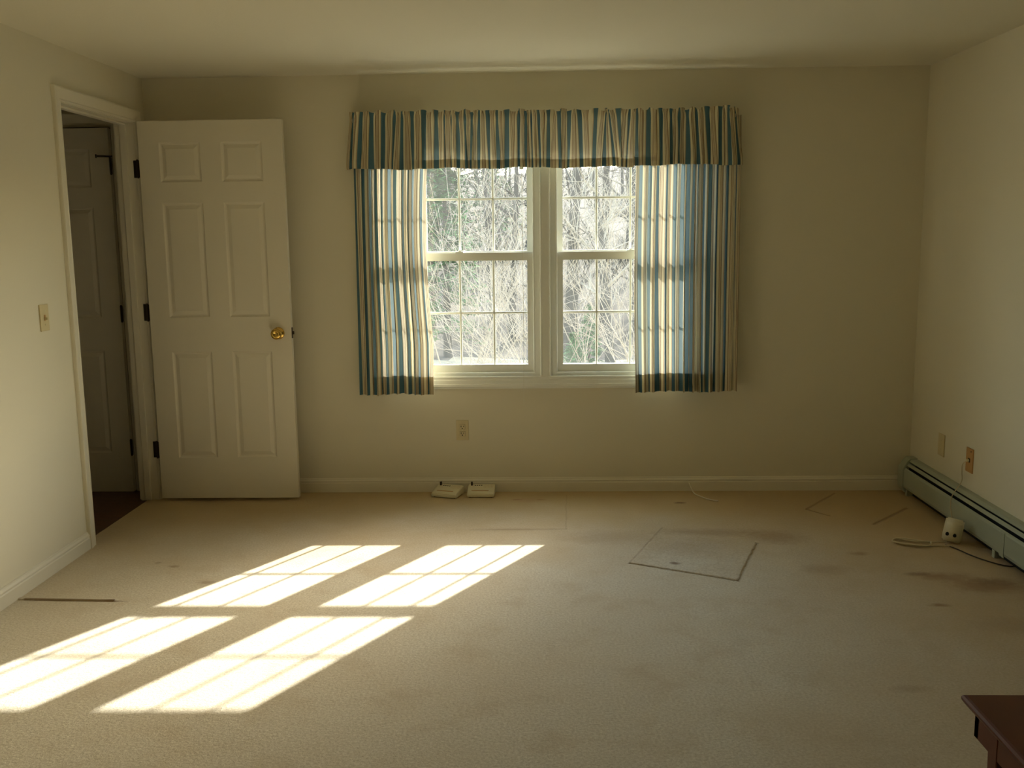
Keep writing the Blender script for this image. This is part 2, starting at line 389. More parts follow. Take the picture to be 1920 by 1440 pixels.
# ------------------------------------------------------------------ six panel doors
DW, DH, DT = 0.762, 2.030, 0.035
def door_slab():
    xs = [0, .108, .325, .435, .652, DW]; zs = [0, .228, .815, 1.002, 1.608, 1.715, 1.920, DH]
    bm = bmesh.new()
    rings = [(0, 0), (.007, .006), (.014, .0075), (.034, .0015)]
    for side in (0, 1):
        y = 0 if side == 0 else DT; s = 1 if side == 0 else -1
        for i in range(5):
            for j in range(7):
                x0, x1, z0, z1 = xs[i], xs[i+1], zs[j], zs[j+1]
                if i in (1, 3) and j in (1, 3, 5):
                    R_ = [[bm.verts.new((X, y+s*dp, Z)) for X, Z in ((x0+q, z0+q), (x1-q, z0+q), (x1-q, z1-q), (x0+q, z1-q))] for q, dp in rings]
                    for A, B in zip(R_, R_[1:]):
                        for k in range(4):
                            f = (A[k], A[(k+1) % 4], B[(k+1) % 4], B[k]); bm.faces.new(f if side == 0 else f[::-1])
                    f = R_[-1]; bm.faces.new(f if side == 0 else f[::-1])
                else:
                    f = [bm.verts.new((X, y, Z)) for X, Z in ((x0, z0), (x1, z0), (x1, z1), (x0, z1))]
                    bm.faces.new(f if side == 0 else f[::-1])
    for a, b in (((0, 0), (DW, 0)), ((DW, 0), (DW, DH)), ((DW, DH), (0, DH)), ((0, DH), (0, 0))):
        bm.faces.new([bm.verts.new(p) for p in ((a[0], 0, a[1]), (a[0], DT, a[1]), (b[0], DT, b[1]), (b[0], 0, b[1]))])
    bmesh.ops.remove_doubles(bm, verts=bm.verts, dist=1e-5)
    bmesh.ops.recalc_face_normals(bm, faces=bm.faces)
    return bm
def knob_bm(y0, sgn, x, z):
    bm = bmesh.new()
    mt = Matrix.Translation((x, y0, z)) @ Matrix.Rotation(math.radians(90*(1 if sgn < 0 else -1)), 4, 'X')
    lathe(bm, [(.001, 0), (.032, 0), (.033, .003), (.029, .007), (.015, .010), (.0115, .014), (.0115, .024), (.017, .030), (.026, .037), (.0295, .046),
               (.029, .054), (.024, .060), (.012, .0625), (.011, .061), (.001, .061)], mt, 36)
    bmesh.ops.recalc_face_normals(bm, faces=bm.faces)
    return bm
def hinge_bm(x, y, z, hh=.045, leaf=(-.030, .004)):
    bm = bmesh.new()
    tube(bm, [(x, y, z-hh), (x, y, z+hh)], .0062, 12)
    for dz in (-hh-.004, hh): tube(bm, [(x, y, z+dz), (x, y, z+dz+.004)], .0045, 10)
    box(bm, x+leaf[0], x+leaf[1], y+.004, y+.0075, z-hh, z+hh, .001, 1)
    return bm
dx = .034
d1 = empty('door_1', (dx, -.1875, .018), (0, 0, .0056)); tag(d1, 'open cream six panel door folded back beside the window wall', kind='structure')
slab = link('door_panel', door_slab(), M['door'], d1)
k = link('door_knob', knob_bm(0, -1, .693, .912), M['brass'], d1, True); k['label'] = 'polished brass round door knob'
k = link('door_knob', knob_bm(DT, 1, .693, .912), M['brass'], d1, True); k['label'] = 'polished brass round door knob'
bm = bmesh.new(); box(bm, DW-.0005, DW+.0018, .005, .030, .883, .941, .0006, 1); box(bm, DW+.001, DW+.011, .011, .024, .903, .921, .003, 2)
k = link('latch', bm, M['bronze'], d1); k['label'] = 'small dark latch plate on the door edge'
for hz in (.287, 1.046, 1.806):
    bm = bmesh.new(); box(bm, .004, .030, .0345, .0375, hz-.063, hz+.027, .001, 1)
    # leaf let into the jamb, barrel at the door's edge
    bm.free()
    bm = hinge_bm(-.0215, .0275, hz-.018, .045, (-.004, -.001))
    box(bm, -.046, -.018, .0335, .0368, hz-.063, hz+.027, .001, 1)
    box(bm, -.0215, .0, .024, .0275, hz-.063, hz+.027, .001, 1)
    k = link('hinge', bm, M['bronze'], d1); k['label'] = 'dark bronze butt hinge'
d2 = empty('door_2', (hdx0, HY1-.035, -.004)); tag(d2, 'closed six panel door in the dim hall, seen through the doorway', kind='structure')
k = slab.copy(); COL.objects.link(k); k.parent = d2; k.name = 'door_panel'
k.scale = (1, 1, 2.047/DH)
for hz in (.262, 1.03, 1.843):
    k = link('hinge', hinge_bm(DW+.006, -.005, hz, .045, (-.006, .006)), M['bronze'], d2); k['label'] = 'dark bronze butt hinge'
bm = bmesh.new()
tube(bm, [(DW+.006, -.006, 1.880), (DW+.006, -.010, 1.893), (DW-.018, -.030, 1.893), (DW-.05, -.045, 1.893)], .0055, 8)
tube(bm, [(DW-.05, -.045, 1.893), (DW-.056, -.047, 1.893)], .010, 12)
tube(bm, [(DW+.006, -.006, 1.893), (DW+.026, -.030, 1.893)], .004, 8)
k = link('hinge_stop', bm, M['bronze'], d2); k['label'] = 'dark bronze hinge pin door stop'
tr3 = empty('trim_3', (hdx0, HY1, 0)); tag(tr3, 'cream casing around the hall door', kind='structure')
bm = bmesh.new(); frame_sweep(bm, cas, hdx0-.006, hdx1+.006, -.07, 2.056, HY1, 'LTR'); bmesh.ops.recalc_face_normals(bm, faces=bm.faces)
kid('casing', bm, M['trim'], tr3)
bm = bmesh.new()
box(bm, hdx0-.012, hdx0-.002, HY1-.001, HY1+.05, -.01, 2.056); box(bm, hdx1+.002, hdx1+.012, HY1-.001, HY1+.05, -.01, 2.056); box(bm, hdx0-.012, hdx1+.012, HY1-.001, HY1+.05, 2.052, 2.062)
kid('jamb', bm, M['trim'], tr3)

# ------------------------------------------------------------------ windows (two double hung units)
def window(idx, gx0, gx1, label):
    """gx0..gx1: glass width; sashes four panes wide, two high"""
    w = empty('window_%d' % idx, ((gx0+gx1)/2, 0.05, WZ0)); tag(w, label, kind='structure')
    st = .040                                   # sash stile
    fx0, fx1 = gx0-st, gx1+st                   # between jamb liners
    fz0, fz1 = .672, 1.958
    bm = bmesh.new()
    t = .032
    box(bm, fx0-t, fx0, .012, .125, fz0-.017, fz1+.017); box(bm, fx1, fx1+t, .012, .125, fz0-.017, fz1+.017)
    box(bm, fx0, fx1, .012, .125, fz1, fz1+.017); box(bm, fx0, fx1, .012, .14, fz0-.017, fz0)
    # interior stops and parting beads
    for xa, xb in ((fx0, fx0+.009), (fx1-.009, fx1)):
        box(bm, xa, xb, .010, .028, fz0, fz1, .002, 1)
    box(bm, fx0, fx1, .010, .026, fz1-.010, fz1, .002, 1)
    box(bm, fx0, fx1, .008, .026, fz0, fz0+.008, .002, 1)
    kid('window_frame', bm, M['vinyl'], w)
    def sash(name, y0, y1, z0, z1, gz0, gz1):
        bm = bmesh.new()
        box(bm, fx0+.001, gx0, y0, y1, z0, z1); box(bm, gx1, fx1-.001, y0, y1, z0, z1)
        box(bm, gx0, gx1, y0, y1, z0, gz0); box(bm, gx0, gx1, y0, y1, gz1, z1)
        ym = (y0+y1)/2
        # glazing bevel
        for yy, dy in ((y0, 1), (y1, -1)):
            pass
        s = kid(name, bm, M['vinyl'], w)
        s.location = (0, 0, 0)
        bm = bmesh.new()
        def mp(h): return [(-h, -.002), (-.003, -.006), (.003, -.006), (h, -.002), (h, .002), (.003, .006), (-.003, .006), (-h, .002)]
        for k_ in (1, 2, 3):
            xm = gx0 + (gx1-gx0)*k_/4
            prism(bm, mp(.0068), lambda u, v, t_: Vector((xm+u, ym+v, t_)), gz0, gz1)
        zm = (gz0+gz1)/2
        prism(bm, mp(.0068), lambda u, v, t_: Vector((t_, ym+v*.99, zm+u)), gx0, gx1)
        bmesh.ops.recalc_face_normals(bm, faces=bm.faces)
        o = kid('muntin_grid', bm, M['vinyl'], w); o.parent = s
        bm = bmesh.new(); box(bm, gx0-.002, gx1+.002, ym-.0015, ym+.0015, gz0-.002, gz1+.002)
        # single sheet each: one face is enough to carry reflection and the added haze
        bm.free(); bm = bmesh.new()
        bm.faces.new([bm.verts.new(p) for p in ((gx0-.002, ym, gz0-.002), (gx1+.002, ym, gz0-.002), (gx1+.002, ym, gz1+.002), (gx0-.002, ym, gz1+.002))])
        o = kid('window_glass', bm, M['glass'], w); o.parent = s
        return s
    lo = sash('lower_sash', .030, .062, fz0+.001, 1.344, .722, 1.300)
    sash('upper_sash', .070, .102, 1.312, fz1-.001, 1.352, 1.920)
    # sash lock on the meeting rail
    bm = bmesh.new(); cx = (gx0+gx1)/2
    box(bm, cx-.022, cx+.022, .034, .060, 1.344, 1.350, .002, 1); tube(bm, [(cx, .046, 1.35), (cx, .046, 1.357)], .009, 14); box(bm, cx-.002, cx+.030, .036, .046, 1.352, 1.358, .002, 1)
    o = kid('sash_lock', bm, M['vinyl'], w); o.parent = lo
    return w, fx0-t, fx1+t
w1 = window(1, 1.320, 2.066, 'left double hung window with white muntin grid')
w2 = window(2, 2.262, 3.008, 'right double hung window with white muntin grid')
# casing, mullion and sill trim
tr2 = empty('trim_2', (2.164, 0, .6)); tag(tr2, 'cream moulded casing and centre mullion around both windows', kind='structure')
cx0, cx1 = w1[1]+.004, w2[2]-.004
bm = bmesh.new()
wc = [(0, -.012), (0, .010), (.006, .012), (.010, .009), (.018, .009), (.022, .013), (.040, .014), (.044, .018), (.056, .018), (.060, .012), (.068, .010), (.070, 0), (.070, -.002)]
frame_sweep(bm, wc, cx0, cx1, .660, 1.970, 0); bmesh.ops.recalc_face_normals(bm, faces=bm.faces)
kid('casing', bm, M['vinyl'], tr2)
bm = bmesh.new()
ma, mb = w1[2]-.004, w2[1]+.004
prism(bm, [(ma, .012), (ma, -.010), (ma+.006, -.013), (ma+.012, -.009), (mb-.012, -.009), (mb-.006, -.013), (mb, -.010), (mb, .012)], lambda u, v, t_: Vector((u, v, t_)), .660, 1.970)
box(bm, ma, mb, .012, WT, .660, 1.970)
bmesh.ops.recalc_face_normals(bm, faces=bm.faces)
kid('mullion', bm, M['vinyl'], tr2)
bm = bmesh.new()
box(bm, WX0-.005, cx0, .001, WT, .64, 1.98); box(bm, cx1, WX1+.005, .001, WT, .64, 1.98); box(bm, WX0, WX1, .001, WT, 1.972, 1.98); box(bm, WX0, WX1, .001, WT, .64, .657)
kid('jamb', bm, M['vinyl'], tr2)
# outside casing
bm = bmesh.new()
frame_sweep(bm, [(0, 0), (0, -.03), (.09, -.03), (.09, 0)], WX0+.01, WX1-.01, .65, 1.98, WT); bmesh.ops.recalc_face_normals(bm, faces=bm.faces)
kid('outer_casing', bm, M['ext'], tr2)

# ------------------------------------------------------------------ curtains
def cloth(name, x0, x1, rows, nf, amp, y0, seed, parent, full=1.0, uvoff=0.0, repeat=.105, per=22, xflare=None, zfun=None, extra=None, push=None):
    """gathered cloth. rows: list of (z, ampscale); folds in x; the uv follows the arc length so the stripes bend with the folds."""
    rnd = random.Random(seed)
    # irregular fold phases and heights
    wd_ = [rnd.uniform(.6, 1.5) for _ in range(nf)]; tot = sum(wd_); edges = [0]
    for w_ in wd_: edges.append(edges[-1]+w_/tot)
    hs = [rnd.uniform(.55, 1.25) for _ in range(nf+1)]
    ph2 = [rnd.uniform(0, 6.28) for _ in range(nf+1)]
    S = []
    for f in range(nf):
        for q in range(per): S.append((f, q/per))
    S.append((nf-1, 1.0))
    bm = bmesh.new(); uvl = bm.loops.layers.uv.new('UVMap')
    grid = []
    for ri, (z, a) in enumerate(rows):
        row = []
        tz = (rows[0][0]-z)/(rows[0][0]-rows[-1][0])
        for f, q in S:
            u = edges[f] + (edges[f+1]-edges[f])*q
            A = amp*a*(hs[f]*(1-q) + hs[f+1]*q)
            drift = .10*math.sin(tz*2.2+ph2[f])*(1-abs(2*q-1))
            ang = 2*math.pi*(q+drift)
            x = x0 + (x1-x0)*u - math.sin(2*ang)*A*.28*full
            y = y0 - A*math.cos(ang)*1.0 + A*.25*math.sin(3*ang+ph2[f]+tz*2)
            if xflare: x = xflare(u, tz, x)
            zz = z + (zfun(u, tz) if zfun else 0)
            if push: y += push(u, tz)
            row.append(Vector((x, y, zz)))
        grid.append(row)
    mid = grid[len(grid)*2//3]; U = [0]
    for a, b in zip(mid, mid[1:]): U.append(U[-1] + math.hypot(b.x-a.x, b.y-a.y))
    V = [[bm.verts.new(p) for p in row] for row in grid]
    for i in range(len(V)-1):
        for j in range(len(S)-1):
            fc = bm.faces.new((V[i][j], V[i+1][j], V[i+1][j+1], V[i][j+1]))
            for lp, (ii, jj) in zip(fc.loops, ((i, j), (i+1, j), (i+1, j+1), (i, j+1))):
                lp[uvl].uv = (uvoff + U[jj]/repeat, grid[ii][jj].z)
    me_name = name
    o = link(me_name, bm, M['fabric'], parent, True)
    return o, grid, U, uvoff, repeat
def hem(parent, g, rows_idx, off=.0022):
    """second layer of cloth behind the bottom band"""
    o_, grid, U, uo, rp = g
    bm = bmesh.new(); uvl = bm.loops.layers.uv.new('UVMap')
    G = [grid[i] for i in rows_idx]
    V = [[bm.verts.new(p + Vector((0, off, 0.0005))) for p in row] for row in G]
    n = len(U)
    for i in range(len(V)-1):
        for j in range(n-1):
            fc = bm.faces.new((V[i][j], V[i+1][j], V[i+1][j+1], V[i][j+1]))
            for lp, (ii, jj) in zip(fc.loops, ((i, j), (i+1, j), (i+1, j+1), (i, j+1))): lp[uvl].uv = (uo + U[jj]/rp, G[ii][jj].z)
    return link('hem', bm, M['fabric'], parent, True)

def panel(x0, x1, ztop, zbot, nf, seed, label, flare, uvoff):
    e = empty('striped_curtain', ((x0+x1)/2, -.075, zbot)); tag(e, label, 'curtain')
    zs = [(ztop, .55), (ztop-.02, .5), (ztop-.10, .8)]
    n = 14
    for i in range(1, n+1):
        t = i/n; zs.append((ztop-.10-(ztop-.10-zbot-.10)*t, .85+.35*t))
    zs += [(zbot+.066, 1.22), (zbot+.033, 1.25), (zbot, 1.28)]
    inv = -Vector(e.location)
    g = cloth('fabric', x0, x1, zs, nf, .023, -.075, seed, e, uvoff=uvoff, repeat=.104, xflare=flare,
              zfun=lambda u, t: (.004*math.sin(u*9+seed)) * t)
    h = hem(e, g, range(len(zs)-4, len(zs)))
    h['label'] = 'doubled hem band at the bottom'
    for o in (g[0], h): o.data.transform(Matrix.Translation(inv))
    return e
# inner edges swing slightly, as in the photo
panel(1.150, 1.560, 2.045, .574, 8, 3, 'blue and cream striped curtain left of the windows, beside the open door',
      lambda u, t, x: x + u*(-.030*math.sin(math.pi*min(1, t*1.25)) - .012*t) - (1-u)*.012*t, .12)
panel(2.655, 3.195, 2.045, .578, 11, 11, 'blue and cream striped curtain right of the windows, nearer the heater',
      lambda u, t, x: x + (1-u)*(-.012*math.sin(math.pi*t)) + u*.004*t, .55)
# valance
va = empty('valance', (2.16, -.12, 1.79)); tag(va, 'gathered striped valance across the top of both windows', 'valance')
vr = [(2.086, 1.5), (2.076, 1.25), (2.063, .75), (2.052, .55), (2.038, .45), (2.022, .55), (2.000, .75), (1.965, .95), (1.92, 1.15), (1.875, 1.3), (1.835, 1.4), (1.825, 1.42), (1.807, 1.45), (1.790, 1.48)]
def vz(u, t):
    px = 650 + u*740
    z = 0
    if px > 1190: z = .008*t
    if t < .07: z += (.004*math.sin(u*173)+.004*math.sin(u*229+1))*(1-t/.07)
    z += .0035*math.sin(u*31)*t + .002*math.sin(u*77)*t
    if px > 1310: z += .010*(1-t)*math.sin((px-1310)/80*3.14)
    return z - .010*u*(1-.2*t)
def vflare(u, t, x):
    s = 1.0
    x += (u-.5)*.055*min(1, t*1.1)*(abs(2*u-1)**3)
    env = min(1, u*14, (1-u)*14)
    wob = (.55 + .9*math.exp(-((u-.66)/.10)**2) + .5*math.exp(-((u-.93)/.05)**2))*env
    x += wob*(.0085*math.sin(u*61+.5) + .006*math.sin(u*97+2))*(1-t)**1.5 + wob*(.007*math.sin(u*83+1.7) + .005*math.sin(u*131))*t
    return x
def ends(u, t):
    # cloth returns towards the wall at both ends of the rod
    e_ = max(0, (.022-u)/.022, (u-.978)/.022)
    return .085*e_**1.6
g = cloth('fabric', 1.128, 3.186, vr, 34, .0125, -.125, 21, va, full=1.6, uvoff=.3, repeat=.086, per=18, xflare=vflare, zfun=vz, push=ends)
h = hem(va, g, range(len(vr)-4, len(vr))); h['label'] = 'doubled hem band at the bottom'
for o in (g[0], h): o.data.transform(Matrix.Translation(-Vector(va.location)))
# rods
def rod(y, z, x0, x1, label):
    e = empty('curtain_rod', ((x0+x1)/2, y, z)); tag(e, label, 'curtain rod')
    bm = bmesh.new()
    prism(bm, [(-.003, -.009), (.003, -.009), (.003, .009), (-.003, .009)], lambda u, v, t_: Vector((t_, y+u, z+v)), x0, x1)
    for xx in (x0, x1-.006): box(bm, xx, xx+.006, y, -.002, z-.009, z+.009, .001, 1)
    kid('rod', bm, M['trim'], e)
    for xx in (x0-.002, x1-.010):
        bm = bmesh.new(); box(bm, xx, xx+.012, -.016, 0, z-.022, z+.022, .002, 1); kid('bracket', bm, M['trim'], e)
rod(-.108, 2.040, 1.150, 3.160, 'cream flat rod inside the pocket of the valance')
rod(-.052, 2.012, 1.165, 3.150, 'cream flat rod behind the valance carrying both curtains')
# lift cord hanging by the left window's right stile
bm = bmesh.new(); tube(bm, spline([(2.040, -.022, 1.79), (2.043, -.024, 1.3), (2.044, -.026, .9), (2.040, -.030, .50)], 8), .0011, 6)
e = empty('pull_cord', (2.04, -.03, .5)); tag(e, 'thin pale cord hanging down the right side of the left window', 'cord'); kid('cord', bm, M['string'], e)
bm = bmesh.new(); box(bm, 2.030, 2.050, -.030, -.010, 1.785, 1.80, .002, 1); kid('cord_clip', bm, M['string'], e)

# ------------------------------------------------------------------ wall plates
def plate_bm(w=.070, h=.1145, t=.006):
    bm = bmesh.new(); box(bm, -w/2, w/2, -t, 0, -h/2, h/2, .0025, 2); return bm
def disc(bm, x, z, r, y0=-.0072, y1=-.005, n=14):
    tube(bm, [(x, y0, z), (x, y1, z)], r, n)
e = empty('wall_outlet', (1.693, 0, .355)); tag(e, 'ivory duplex power outlet on the wall under the window', 'outlet')
link('cover_plate', plate_bm(), M['ivory'], e)
for dz in (.0195, -.0195):
    bm = bmesh.new(); box(bm, -.017, .017, -.009, -.004, dz-.0145, dz+.0145, .004, 2); s = link('socket', bm, M['ivory'], e)
    bm = bmesh.new(); box(bm, -.0085, -.0048, -.0095, -.008, dz-.002, dz+.008); box(bm, .0052, .0085, -.0095, -.008, dz-.001, dz+.007); disc(bm, 0, dz-.008, .0034, -.0095, -.008)
    link('slots', bm, M['black'], s)
bm = bmesh.new(); disc(bm, 0, 0, .003, -.0078, -.005); link('screw', bm, M['cream'], e)
e = empty('light_switch', (0, -1.227, 1.108), (0, 0, math.radians(90))); tag(e, 'ivory toggle light switch on the wall left of the doorway', 'switch')
link('cover_plate', plate_bm(), M['ivory'], e)
bm = bmesh.new(); box(bm, -.0055, .0055, -.0075, -.005, -.0125, .0125); link('toggle_slot', bm, M['orange'], e)
bm = bmesh.new(); box(bm, -.004, .004, -.019, -.006, -.009, .001, .0015, 2); link('toggle', bm, M['ivory'], e)
for dz in (.030, -.030):
    bm = bmesh.new(); disc(bm, 0, dz, .003, -.0078, -.005); link('screw', bm, M['cream'], e)
e = empty('blank_wall_plate', (W, -.410, .346), (0, 0, math.radians(-90))); tag(e, 'plain ivory wall plate above the heater, nearer the corner', 'wall plate')
link('cover_plate', plate_bm(.072, .114), M['ivory'], e)
for dz in (.021, -.021):
    bm = bmesh.new(); disc(bm, 0, dz, .003, -.0078, -.005); link('screw', bm, M['cream'], e)
e = empty('phone_jack_plate', (W, -.737, .343), (0, 0, math.radians(-90))); tag(e, 'orange tinged phone jack plate with a cord plugged in above the heater', 'wall plate')
link('cover_plate', plate_bm(.072, .118), M['orange'], e)
bm = bmesh.new(); box(bm, -.010, .010, -.0085, -.004, -.010, .010, .001, 1); link('jack', bm, M['black'], e)
for dz in (.030,):
    bm = bmesh.new(); disc(bm, .018, dz+.015, .003, -.0078, -.005); link('screw', bm, M['black'], e)
bm = bmesh.new(); box(bm, -.0055, .0055, -.020, -.006, -.006, .005, .001, 1); pl = link('plug', bm, M['cream'], None)

# ------------------------------------------------------------------ baseboard heater
HL0, HL1 = -4.25, -0.035
ht = empty('baseboard_heater', (W, -2.1, 0)); tag(ht, 'long sage green hot water baseboard heater along the right wall', 'heater')
fx = lambda u, v, t: Vector((W-u, t, v))
bm = bmesh.new()
prism(bm, [(.0, .015), (.004, .015), (.004, .193), (.026, .193), (.036, .190), (.042, .184), (.043, .187), (.037, .194), (.027, .198), (.0, .199)], fx, HL0+.03, HL1-.07)
kid('back_plate', bm, M['sage'], ht)
bm = bmesh.new()
prism(bm, [(.060, .150), (.066, .146), (.071, .138), (.072, .056), (.068, .042), (.060, .038), (.060, .040), (.067, .046), (.070, .058), (.069, .137), (.064, .144), (.058, .148)], fx, HL0+.03, HL1-.07)
kid('front_panel', bm, M['sage'], ht)
bm = bmesh.new()
prism(bm, [(.0455, .178), (.049, .175), (.0555, .163), (.0535, .162), (.048, .172), (.044, .176)], fx, HL0+.03, HL1-.075)
kid('damper', bm, M['sage'], ht)
bm = bmesh.new()
box(bm, W-.050, W-.008, HL0+.05, HL1-.09, .06, .118)
kid('fins', bm, M['fins'], ht)
bm = bmesh.new()
box(bm, W-.030, W-.026, HL0+.04, HL1-.08, .004, .055); kid('gap_shade_plate', bm, M['fins'], ht)  # dark sheet standing in for the shade in the gap below the front panel
bm = bmesh.new(); box(bm, W-.044, W-.006, HL0+.04, HL1-.075, .120, .160); box(bm, W-.0060, W-.0042, HL0+.04, HL1-.075, .12, .190); kid('slot_shade', bm, M['fins'], ht)  # dark boxes added behind the slot so it reads as shaded inside
full = [(0, 0.012), (0, .203), (.028, .202), (.040, .198), (.052, .187), (.064, .166), (.074, .148), (.076, .136), (.076, .044), (.070, .030), (.060, .012)]
for a, b in ((HL1-.075, HL1), (HL0, HL0+.06)):
    bm = bmesh.new(); prism(bm, full, fx, a, b); bmesh.ops.recalc_face_normals(bm, faces=bm.faces)
    ge = [e_ for e_ in bm.edges if abs(e_.verts[0].co.y-e_.verts[1].co.y) < 1e-6]
    bmesh.ops.bevel(bm, geom=ge, offset=.003, segments=2, affect='EDGES')
    kid('end_cap', bm, M['sage'], ht)
for yy in (-.13, -1.15, -2.35, -3.4):
    bm = bmesh.new(); box(bm, W-.062, W-.005, yy-.012, yy+.012, 0, .036, .001, 1); kid('bracket', bm, M['sage'], ht)
bm = bmesh.new(); prism(bm, [(.0715, .148), (.0735, .140), (.0738, .046), (.0700, .034), (.069, .036), (.071, .05), (.071, .14)], fx, -1.262, -1.222); kid('joint_cover', bm, M['sage'], ht)

# ------------------------------------------------------------------ things on the floor
def alarm_box(x, y, rot, label):
    e = empty('plastic_box', (x, y, 0), (0, 0, rot)); tag(e, label, 'box')
    w_, d_ = .150, .118
    bm = bmesh.new()
    P = [(-d_/2, 0.004), (-d_/2, .020), (-d_/2+.012, .027), (d_/2-.004, .050), (d_/2, .046), (d_/2, .004)]
    prism(bm, P, lambda u, v, t: Vector((t, u, v)), -w_/2, w_/2); bmesh.ops.recalc_face_normals(bm, faces=bm.faces)
    bmesh.ops.bevel(bm, geom=bm.edges[:], offset=.003, segments=2, affect='EDGES')
    link('body', bm, M['cream'], e)
    sl = (.050-.027)/(d_-.016)
    def top(yy): return .027 + (yy+d_/2-.012)*sl
    bm = bmesh.new()
    a, b = -d_/2+.030, -d_/2+.038
    prism(bm, [(a, top(a)-.003), (a, top(a)+.0008), (b, top(b)+.0008), (b, top(b)-.003)], lambda u, v, t: Vector((t, u, v)), -w_/2+.022, w_/2-.032)
    link('slot', bm, M['orange'], e)
    bm = bmesh.new(); box(bm, -w_/2+.014, -w_/2+.024, d_/2-.026, d_/2-.012, .045, .066, .0025, 2)
    link('stub', bm, M['bronze'], e)
    bm = bmesh.new()
    for i in range(4):
        xx = -w_/2+.035+i*.012; yy = d_/2-.022
        box(bm, xx, xx+.007, yy-.004, yy+.003, top(yy)-.002, top(yy)+.001)
    link('button', bm, M['bronze'], e)
    bm = bmesh.new()
    for i in range(7):
        for j in range(4):
            xx = w_/2-.062+i*.008; yy = d_/2-.046+j*.009
            box(bm, xx, xx+.0035, yy, yy+.0035, top(yy)-.002, top(yy)+.0005)
    link('speaker_grille', bm, M['orange'], e)
    for sx_ in (-1, 1):
        for sy in (-1, 1): bm = bmesh.new(); tube(bm, [(sx_*(w_/2-.015), sy*(d_/2-.015), 0), (sx_*(w_/2-.015), sy*(d_/2-.015), .006)], .006, 10); link('rubber_foot', bm, M['black'], e)
    return e
alarm_box(1.610, -.088, -.30, 'cream slotted plastic box set askew on the carpet, nearer the open door')
alarm_box(1.799, -.082, -.02, 'cream slotted plastic box lying square to the baseboard below the outlet')

def cord(name, pts, r, m, label, cat='cord', n=10):
    e = empty(name, pts[len(pts)//2]); tag(e, label, cat)
    bm = bmesh.new(); tube(bm, spline(pts, n), r, 8); kid('cable', bm, m, e, True); return e
# phone cord from the jack plate over the heater down to the floor
e = cord('hanging_line', [(W-.020, -.737, .338), (W-.034, -.733, .320), (W-.030, -.722, .28), (W-.020, -.705, .235), (W-.040, -.715, .206), (W-.075, -.735, .168), (W-.084, -.745, .12), (W-.086, -.775, .06), (W-.090, -.80, .008), (W-.10, -.86, .004)],
         .0022, M['cord'], 'thin cord hanging from the phone jack plate over the heater')
pl.parent = e; pl.location = Vector((W, -.737, .343)) - e.location; pl.rotation_euler = (0, 0, math.radians(-90)); pl.name = 'plug'
# adapter cube with two sockets
ad = empty('socket_adapter', (4.040, -.925, .006), (0, math.radians(9), math.radians(-24))); tag(ad, 'beige plug adapter with dark socket holes on the carpet by the heater', 'adapter')
bm = bmesh.new()
P = [(-.045, .004), (-.052, .035), (-.036, .088), (-.020, .105), (.012, .106), (.034, .092), (.040, .030), (.030, .004)]
prism(bm, P, lambda u, v, t: Vector((t, u, v)), -.040, .040); bmesh.ops.recalc_face_normals(bm, faces=bm.faces)
bmesh.ops.bevel(bm, geom=bm.edges[:], offset=.007, segments=3, affect='EDGES')
link('body', bm, M['cream'], ad, True)
for sx_ in (-.022, .010):
    bm = bmesh.new(); tube(bm, [(sx_, -.0535, .040), (sx_, -.044, .043)], .0075, 16); link('socket', bm, M['black'], ad)
# coiled loop of flat cord to the left of the adapter
def loop_pts():
    P = [(4.01, -1.01, .006), (3.94, -1.00, .006), (3.87, -1.01, .006), (3.80, -.975, .006), (3.775, -.925, .006), (3.80, -.905, .008), (3.86, -.95, .010),
         (3.93, -.965, .012), (3.90, -1.015, .010), (3.82, -1.00, .012), (3.765, -.955, .010), (3.79, -.92, .014), (3.85, -.925, .012), (3.92, -.965, .012), (4.00, -.965, .012)]
    return P
cord('coiled_cord', loop_pts(), .0038, M['cord'], 'loose loop of cord on the carpet left of the adapter')
cord('trailing_cord', [(3.99, -.99, .005), (4.02, -1.05, .004), (4.04, -1.12, .004), (4.07, -1.19, .004), (4.11, -1.25, .004), (4.145, -1.275, .004), (4.17, -1.29, .01)], .0028, M['bronze'],
     'thin dark cord trailing from the adapter under the heater')
cord('wall_cable', [(2.965, -.013, .045), (2.965, -.030, .047), (2.972, -.050, .030), (2.985, -.085, .006), (3.01, -.14, .004), (3.045, -.20, .004), (3.09, -.235, .004)], .003, M['trim'],
     'short white cable coming out of the baseboard onto the carpet')
# carpet patch set askew
pts = [(2.731, -.703), (3.143, -.939), (2.953, -1.443), (2.520, -1.224)]
bm = bmesh.new()
rnd = random.Random(5); ring = []
for i in range(4):
    a, b = Vector((*pts[i], 0)), Vector((*pts[(i+1) % 4], 0)); nrm = Vector((b.y-a.y, a.x-b.x, 0)).normalized()
    for k_ in range(22):
        p = a.lerp(b, k_/22) + nrm*rnd.uniform(-.006, .003); ring.append(p)
cen = Vector((2.838, -1.077, 0))
lev = [(.985, 0.0005), (.982, .0025), (.972, .0042), (.955, .005), (.6, .0052)]
R_ = [[bm.verts.new(cen + (p-cen)*s + Vector((0, 0, z))) for p in ring] for s, z in lev]
for A, B in zip(R_, R_[1:]):
    for k_ in range(len(ring)): bm.faces.new((A[k_], A[(k_+1) % len(ring)], B[(k_+1) % len(ring)], B[k_]))
bm.faces.new(R_[-1]); bm.faces.new(R_[0][::-1])
bmesh.ops.recalc_face_normals(bm, faces=bm.faces)
o = link('carpet_patch', bm, M['carpet_patch'], None); tag(o, 'rough cut square of beige carpet set askew in the floor', 'carpet patch')
